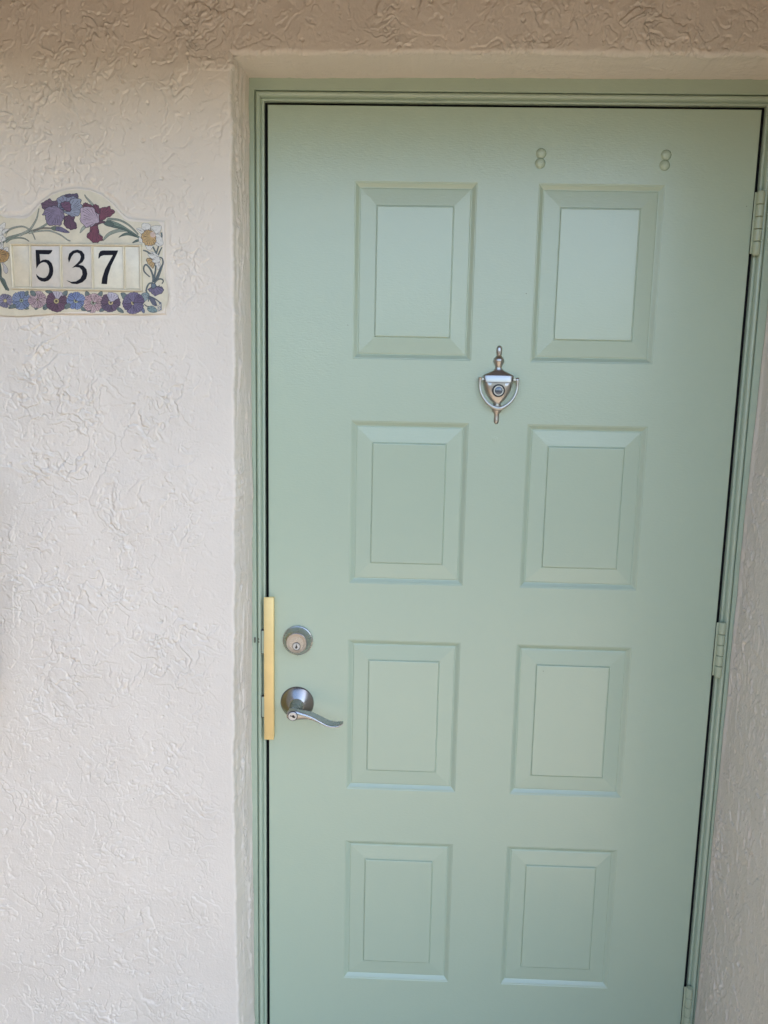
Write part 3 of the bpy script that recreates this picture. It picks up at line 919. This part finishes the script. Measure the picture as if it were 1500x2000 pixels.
# ---- painted flowers
A = lambda pts: [(300 + x * .4857, 42.9 + y * .4857) for x, y in pts]
B = lambda pts: [(985.8 + x * .4286, 300 + y * .4286) for x, y in pts]
C = lambda pts: [(x * .4857, 857.2 + y * .4857) for x, y in pts]
Dd = lambda pts: [(685.8 + x * .4857, 857.2 + y * .4857) for x, y in pts]
E5 = lambda pts: [(x * .3429, 300 + y * .3429) for x, y in pts]
GL, GD, GP = (150, 160, 138), (92, 112, 96), (172, 178, 158)
def leaf(pts, col, name='leaf', seed=0, veins=0):
    o = petal(pl, pts, col, 0, veins, seed=seed, outline=2.2, name=name)
    P_ = smooth_poly(pts, 4); return o
def stem(pts, w0, w1, col, name='stem'):
    LAY[0] += 1
    L = LAY[0] % 9 + 1
    P_ = np.array(pts, float)
    # resample smooth open curve
    out = []
    n = len(P_)
    for i in range(n - 1):
        p0, p1, p2, p3 = P_[max(i - 1, 0)], P_[i], P_[i + 1], P_[min(i + 2, n - 1)]
        for t in np.linspace(0, 1, 7, endpoint=False):
            out.append(0.5 * ((2 * p1) + (-p0 + p2) * t + (2 * p0 - 5 * p1 + 4 * p2 - p3) * t * t + (-p0 + 3 * p1 - 3 * p2 + p3) * t ** 3))
    out.append(P_[-1]); out = np.array(out)
    tg = np.gradient(out, axis=0); tg /= np.hypot(*tg.T)[:, None] + 1e-6
    nn = np.stack([-tg[:, 1], tg[:, 0]], 1)
    k = np.linspace(0, 1, len(out))[:, None]
    w = w0 * (1 - k) + w1 * k
    k_ = Ink()
    k_.poly(np.concatenate([out + nn * (w / 2 + 2.2), (out - nn * (w / 2 + 2.2))[::-1]]), LINE, L)
    k_.poly(np.concatenate([out + nn * w / 2, (out - nn * w / 2)[::-1]]), ink(*col), L + 0.3)
    if max(w0, w1) > 12:
        k_.line(out[1:-1], 1.8, LINE, L + 0.6)
    return k_.obj(name, pl)

# leaves and stems behind the left iris
stem(E5([(60, 650), (180, 540), (380, 480), (560, 430), (720, 380), (900, 330), (1060, 250), (1190, 160)]), 16, 12, GL)
stem(E5([(480, 470), (620, 400), (740, 320), (830, 190), (900, 60), (930, -60), (955, -180)]), 20, 3, GP, 'leaf')
stem(E5([(120, 420), (250, 320), (420, 270), (570, 260), (700, 320), (800, 430), (865, 580)]), 14, 4, GP, 'leaf')
stem(E5([(140, 640), (260, 560), (430, 530), (580, 545), (660, 580), (715, 620)]), 16, 3, GL, 'leaf')
stem(E5([(700, 420), (850, 380), (1050, 360), (1200, 360), (1340, 400), (1500, 470), (1650, 580), (1730, 610)]), 12, 4, GP, 'leaf')
stem(E5([(820, 370), (950, 320), (1080, 295), (1250, 300)]), 9, 7, (140, 130, 110))
leaf(A([(262, 738), (300, 712), (360, 710), (400, 735), (370, 775), (310, 775)]), (110, 122, 100), 'bud')
leaf(A([(360, 715), (430, 718), (520, 765), (582, 812), (500, 815), (400, 790), (350, 775)]), (118, 108, 140), 'bud', veins=4)
# purple iris
g_ = group('iris_flower', (520, 270)); tag(g_, 'purple and blue grey painted iris')
def ip(g_, pts, col, **kw):
    o = petal(g_, pts, col, **kw); o.location = -g_.location; return o
ip(g_, A([(100, 325), (165, 285), (235, 245), (300, 285), (370, 275), (385, 360), (250, 380), (175, 430), (125, 400)]), (112, 78, 100), root=(490, 225), seed=1)
ip(g_, A([(515, 540), (580, 515), (665, 540), (660, 610), (705, 690), (690, 745), (610, 760), (560, 740), (490, 680), (510, 610), (490, 580)]), (108, 66, 88), root=(578, 300), seed=2)
ip(g_, A([(380, 235), (460, 195), (540, 170), (640, 165), (720, 160), (725, 230), (775, 270), (740, 310), (520, 300), (430, 330), (400, 400), (380, 310)]), (142, 144, 168), root=(560, 225), seed=3, veins=8)
ip(g_, A([(500, 185), (560, 165), (640, 165), (720, 160), (722, 225), (650, 190), (560, 215)]), (104, 84, 112), root=(620, 140), seed=4, veins=3)
ip(g_, A([(580, 290), (690, 235), (780, 260), (770, 320), (805, 370), (790, 420), (755, 500), (700, 535), (620, 530), (500, 480), (480, 455), (600, 450), (612, 380)]), (152, 158, 178), root=(570, 270), seed=5, veins=10)
ip(g_, A([(160, 435), (245, 375), (330, 365), (400, 390), (470, 450), (490, 500), (470, 600), (430, 680), (380, 690), (330, 680), (270, 695), (190, 640), (180, 580), (170, 520), (125, 510)]), (140, 122, 150), root=(490, 240), seed=6, veins=10, ruff=4)
ip(g_, A([(440, 320), (520, 290), (590, 310), (605, 400), (590, 455), (530, 445), (480, 400)]), (122, 74, 104), root=(500, 235), seed=7, veins=5)
ip(g_, A([(400, 330), (450, 300), (500, 360), (490, 430), (420, 440), (395, 400)]), (120, 116, 146), root=(500, 240), seed=8, veins=4)
# pink iris
g_ = group('iris_flower', (760, 290)); tag(g_, 'pink and dark red painted iris')
stem(A([(1000, 360), (920, 270), (870, 215), (842, 168)]), 18, 3, GP, 'leaf')
leaf(A([(764, 822), (790, 745), (832, 700), (868, 722), (805, 785)]), GP)
ip(g_, A([(820, 340), (860, 310), (910, 330), (990, 370), (920, 388), (830, 392)]), (124, 54, 74), root=(770, 235), seed=11)
ip(g_, A([(1110, 460), (1120, 400), (1200, 390), (1270, 370), (1300, 420), (1355, 440), (1350, 480), (1290, 530), (1220, 560), (1150, 605), (1100, 610), (1090, 560)]), (132, 58, 78), root=(838, 305), seed=12, veins=8)
ip(g_, A([(1000, 350), (1040, 340), (1090, 380), (1105, 470), (1080, 495), (1020, 450), (1005, 400)]), (124, 54, 74), root=(835, 290), seed=13)
ip(g_, A([(1090, 605), (1200, 640), (1110, 660), (1040, 715), (1000, 700), (1050, 650)]), (112, 62, 76), root=(830, 350), seed=14, veins=2)
ip(g_, A([(960, 715), (1050, 700), (1085, 760), (1090, 840), (1150, 890), (1150, 940), (1100, 960), (1050, 985), (980, 970), (900, 900), (890, 850), (930, 810)]), (130, 56, 76), root=(795, 385), seed=15, veins=9)
ip(g_, A([(795, 395), (870, 385), (980, 385), (1030, 460), (1085, 520), (1095, 620), (1040, 660), (960, 705), (890, 725), (835, 690), (770, 590), (790, 540), (775, 470)]), (192, 168, 184), root=(828, 345), seed=16, veins=11)
# leaf bundle to the daffodil
leaf([(862, 508), (892, 455), (955, 418), (1040, 408), (1085, 425), (1000, 432), (930, 455), (895, 480)], GL)
leaf([(995, 478), (1040, 445), (1090, 440), (1150, 465), (1160, 480), (1080, 460), (1030, 465)], GD)
leaf([(1110, 524), (1140, 500), (1168, 496), (1160, 510), (1135, 518)], GD)
stem([(890, 345), (990, 375), (1080, 425), (1165, 480)], 34, 14, (120, 140, 118), 'leaf')
stem([(900, 325), (1000, 335), (1085, 380), (1160, 455)], 16, 8, GL, 'leaf')
stem([(870, 352), (940, 385), (1040, 412), (1150, 470)], 20, 8, GD, 'leaf')
leaf(A([(1180, 660), (1230, 620), (1300, 630), (1350, 680), (1290, 712), (1210, 690)]), (88, 104, 90), 'bud')
# right daffodils and their leaves
def strip(pts, w0, w1, col=(104, 118, 116)): return stem(B(pts), w0, w1, col, 'leaf')
strip([(690, 600), (720, 660), (760, 740)], 10, 6); strip([(760, 720), (780, 650), (800, 590)], 9, 6); strip([(790, 760), (830, 670), (866, 605)], 10, 4)
strip([(850, 320), (862, 390), (850, 440)], 12, 5); strip([(495, 668), (570, 690), (640, 745)], 6, 12)
strip([(700, 1300), (720, 1170), (740, 1050), (738, 960)], 14, 8); strip([(690, 1290), (690, 1180), (640, 1040), (560, 950), (515, 990), (515, 1070), (560, 1130), (630, 1190)], 13, 5)
strip([(720, 1300), (790, 1130), (850, 1000), (885, 920), (870, 830), (810, 800)], 14, 5); strip([(770, 1250), (820, 1120), (870, 970)], 12, 8)
strip([(720, 1310), (780, 1245), (850, 1230), (892, 1270), (865, 1325)], 9, 5); strip([(690, 1310), (620, 1320), (575, 1390), (555, 1480)], 9, 8); strip([(730, 1370), (790, 1385), (815, 1350)], 6, 4)
WH = (228, 223, 210)
g_ = group('daffodil_flower', (1250, 480)); tag(g_, 'large white and yellow painted daffodil right of the irises')
rt = B([(640, 410)])[0]
for i, p_ in enumerate(([(370, 245), (470, 240), (525, 290), (480, 355), (420, 310)], [(475, 230), (490, 150), (600, 150), (640, 200), (610, 285), (520, 285)], [(650, 230), (700, 195), (840, 195), (845, 260), (800, 345), (740, 335), (690, 270)], [(740, 370), (800, 360), (860, 430), (885, 550), (800, 585), (740, 540), (750, 440)], [(540, 555), (600, 560), (685, 575), (640, 660), (580, 640)], [(418, 420), (470, 430), (505, 500), (460, 522), (420, 490)])):
    ip(g_, B(p_), WH, root=rt, seed=20 + i, veins=2, ruff=1.5, outline=2.0)
ip(g_, B([(470, 380), (520, 320), (560, 280), (620, 280), (700, 330), (738, 400), (742, 500), (690, 560), (620, 572), (550, 560), (490, 480)]), (206, 164, 84), root=rt, seed=30, veins=12, ruff=4, freq=14, name='trumpet')
ip(g_, B([(640, 330), (700, 310), (742, 375), (705, 420), (645, 395)]), (222, 190, 168), seed=31, veins=0, ruff=2, outline=0.2, name='trumpet_mouth')
ip(g_, B([(640, 395), (660, 378), (685, 395), (685, 420), (655, 425)]), (186, 130, 92), seed=32, veins=0, ruff=0, outline=1.6, name='eye')
g_ = group('daffodil_flower', (1290, 660)); tag(g_, 'small side facing painted daffodil below the large right one')
rt = B([(790, 800)])[0]
ip(g_, B([(720, 900), (800, 890), (830, 960), (790, 1050), (760, 980)]), WH, root=rt, seed=40, veins=2, ruff=1, outline=2)
ip(g_, B([(565, 850), (600, 825), (660, 840), (705, 900), (712, 940), (690, 1015), (640, 970), (590, 920)]), (202, 164, 92), root=rt, seed=41, veins=7, ruff=2, name='trumpet')
for i, p_ in enumerate(([(650, 700), (750, 720), (792, 785), (690, 750)], [(590, 745), (700, 752), (785, 795), (700, 832), (640, 812)], [(678, 870), (730, 812), (800, 800), (832, 860), (780, 912), (700, 902)])):
    ip(g_, B(p_), WH, root=rt, seed=42 + i, veins=2, ruff=1, outline=2)
# left daffodil, half outside the picture
g_ = group('daffodil_flower', (-10, 620)); tag(g_, 'white and yellow painted daffodil at the left end')
rt = (-15, 600)
for i, p_ in enumerate(([(-60, 330), (20, 220), (95, 165), (130, 190), (110, 300), (60, 360), (40, 480), (-60, 470)], [(40, 470), (60, 370), (130, 320), (215, 330), (120, 400), (60, 480)], [(-80, 520), (60, 470), (140, 570), (40, 630), (-60, 640)], [(-80, 640), (40, 620), (80, 720), (40, 820), (-80, 800)], [(60, 810), (110, 770), (190, 765), (195, 850), (90, 860)])):
    ip(g_, E5(p_), WH, root=rt, seed=50 + i, veins=3, ruff=1, outline=2)
ip(g_, E5([(-150, 860), (0, 820), (110, 840), (200, 900), (215, 970), (170, 1070), (80, 1125), (-20, 1120), (-150, 1050)]), (204, 156, 74), root=(-30, 620), seed=58, veins=14, ruff=3, freq=16, name='trumpet')
leaf(E5([(40, 1130), (90, 1160), (170, 1260), (190, 1340), (150, 1405), (90, 1330), (85, 1230)]), (196, 190, 186), 'bud')
stem(E5([(-10, 1150), (10, 1300), (10, 1480), (60, 1600), (180, 1800)]), 12, 26, GD)
stem(E5([(0, 1500), (90, 1560), (150, 1700), (210, 1830)]), 14, 12, (104, 122, 112), 'leaf')

# row of pansies along the bottom edge
def pansy(c, r, cols, n, seed, centre=(206, 186, 120), label=None, eye=0.24):
    r = r * 1.09
    g_ = group('pansy_flower', c)
    if label: g_['label'] = label
    rn = random.Random(seed)
    for i in range(n):
        a = 2 * math.pi * (i + 0.3 * rn.random()) / n - math.pi / 2
        ca, sa = math.cos(a), math.sin(a)
        rr = r * rn.uniform(0.92, 1.06)
        wd_ = r * math.pi / n * 1.12
        pts = [(c[0] + ca * d_ * rr - sa * s_ * wd_, c[1] + sa * d_ * rr + ca * s_ * wd_) for d_, s_ in ((0.12, 0.12), (0.55, 0.75), (0.88, 0.72), (1.0, 0.25), (0.97, -0.3), (0.85, -0.75), (0.5, -0.72), (0.12, -0.12))]
        ip(g_, pts, cols[i % len(cols)], root=c, seed=seed + i, veins=5, ruff=2.2, outline=2.4)
    m_ = [(c[0] + r * eye * math.cos(a) * (1 + .15 * math.sin(5 * a)), c[1] + r * eye * math.sin(a)) for a in np.linspace(0, 2 * math.pi, 11)[:-1]]
    ip(g_, m_, centre, root=c, seed=seed + 20, veins=0, ruff=1.2, outline=2.4, name='flower_centre')
    m_ = [(c[0] + r * eye * .45 * math.cos(a), c[1] + r * eye * .5 * math.sin(a)) for a in np.linspace(0, 2 * math.pi, 8)[:-1]]
    ip(g_, m_, (96, 90, 66), root=c, seed=seed + 21, veins=0, ruff=0.5, outline=1.0, name='flower_eye')
    return g_
def small_leaf(pts, f_=C, col=(112, 128, 124)): leaf(f_(pts), col, 'leaf', veins=3)
for p_ in ([(150, 455), (190, 400), (260, 385), (270, 440)], [(430, 175), (485, 150), (490, 200), (450, 230)], [(525, 155), (580, 150), (620, 200), (600, 240), (545, 220)], [(595, 430), (640, 415), (650, 460), (610, 475)], [(740, 450), (770, 380), (830, 385), (840, 430), (780, 480)], [(785, 150), (860, 140), (910, 170), (840, 190)], [(1080, 195), (1110, 160), (1165, 150), (1150, 230)], [(1115, 440), (1140, 380), (1210, 370), (1215, 420), (1150, 465)], [(1400, 450), (1420, 420), (1490, 490), (1420, 490)], [(440, 470), (470, 430), (500, 460)]):
    small_leaf(p_)
for p_ in ([(65, 230), (70, 160), (110, 165), (135, 210)], [(280, 220), (310, 170), (355, 160), (350, 230)], [(310, 510), (320, 460), (380, 450), (375, 500)], [(675, 185), (740, 185), (780, 240), (720, 290), (690, 240)], [(600, 450), (650, 440), (710, 490), (715, 530), (640, 510)], [(90, 470), (140, 465), (150, 505), (95, 505)]):
    small_leaf(p_, Dd)
pansy(C([(90, 320)])[0], 52, [(132, 126, 150), (150, 142, 166)], 4, 300, label='small lilac painted flower at the bottom left corner')
pansy(C([(372, 315)])[0], 72, [(122, 138, 172), (136, 152, 184)], 6, 100, centre=(160, 176, 150), label='blue painted flower at the left of the bottom row', eye=.2)
pansy(C([(650, 300)])[0], 70, [(202, 172, 172), (190, 156, 160)], 7, 110, centre=(196, 170, 160), label='pink painted flower second in the bottom row', eye=.16)
pansy(C([(975, 325)])[0], 80, [(196, 184, 194), (112, 80, 98), (120, 84, 106), (108, 76, 96), (116, 82, 104)], 5, 120, label='maroon painted pansy with pale upper petal in the bottom row')
pansy(C([(1312, 320)])[0], 70, [(120, 138, 186), (134, 152, 196)], 7, 130, centre=(186, 186, 140), label='bright blue painted flower in the middle of the bottom row')
pansy(Dd([(202, 352)])[0], 76, [(212, 176, 174), (204, 164, 166)], 8, 140, centre=(170, 176, 150), label='pink painted flower right of the bright blue one')
pansy(Dd([(500, 350)])[0], 74, [(198, 188, 202), (108, 82, 106), (116, 90, 116), (106, 84, 110), (112, 84, 106)], 5, 150, label='purple painted pansy with white upper petal in the bottom row')
pansy(Dd([(890, 355)])[0], 84, [(126, 112, 146), (108, 88, 122), (118, 104, 138)], 6, 160, label='large violet painted pansy at the right of the bottom row', eye=.2)
# bottom right corner: drooping violet, leaves, painter's mark
strip([(560, 1470), (600, 1560), (600, 1680)], 8, 4, (112, 140, 146)); strip([(600, 1540), (520, 1520), (460, 1600), (470, 1660)], 12, 8, (140, 160, 162)); strip([(620, 1570), (740, 1630), (850, 1720)], 7, 5, (112, 120, 128))
leaf(B([(608, 1590), (700, 1612), (750, 1700), (762, 1762), (690, 1742), (640, 1662)]), (104, 104, 122), veins=2)
leaf(B([(450, 1640), (470, 1530), (560, 1500), (620, 1545), (560, 1650), (480, 1690)]), (150, 166, 166), veins=4)
stem(B([(520, 1730), (560, 1765), (620, 1780)]), 5, 4, (110, 120, 120))
leaf(B([(580, 1805), (650, 1765), (720, 1790), (772, 1868), (700, 1897), (610, 1872)]), (128, 154, 152), veins=4)
leaf(B([(440, 1790), (490, 1790), (525, 1850), (520, 1900), (485, 1890)]), (116, 122, 150), veins=2)
g_ = group('violet_flower', (1305, 925)); tag(g_, 'drooping violet painted flower in the lower right corner')
ip(g_, B([(600, 1440), (660, 1400), (740, 1380), (850, 1390), (890, 1440), (860, 1500), (740, 1557), (680, 1520), (640, 1480)]), (124, 110, 142), root=B([(700, 1350)])[0], seed=70, veins=8)
ip(g_, B([(660, 1340), (720, 1320), (745, 1380), (680, 1420)]), (104, 122, 136), seed=71, veins=1, ruff=1)
k = Ink()
for p_ in ([(775, 1770), (800, 1760)], [(780, 1800), (810, 1790)], [(775, 1830), (812, 1822)], [(815, 1700), (820, 1740)], [(845, 1690), (850, 1850)], [(790, 1862), (830, 1855)], [(820, 1770), (835, 1800)], [(825, 1820), (835, 1850)]):
    a, b_ = B(p_)
    k.line([a, ((a[0] + b_[0]) / 2 + 1, (a[1] + b_[1]) / 2), b_], 6, ink(96, 112, 150), 9, taper=False)
k.obj('painted_mark', pl)
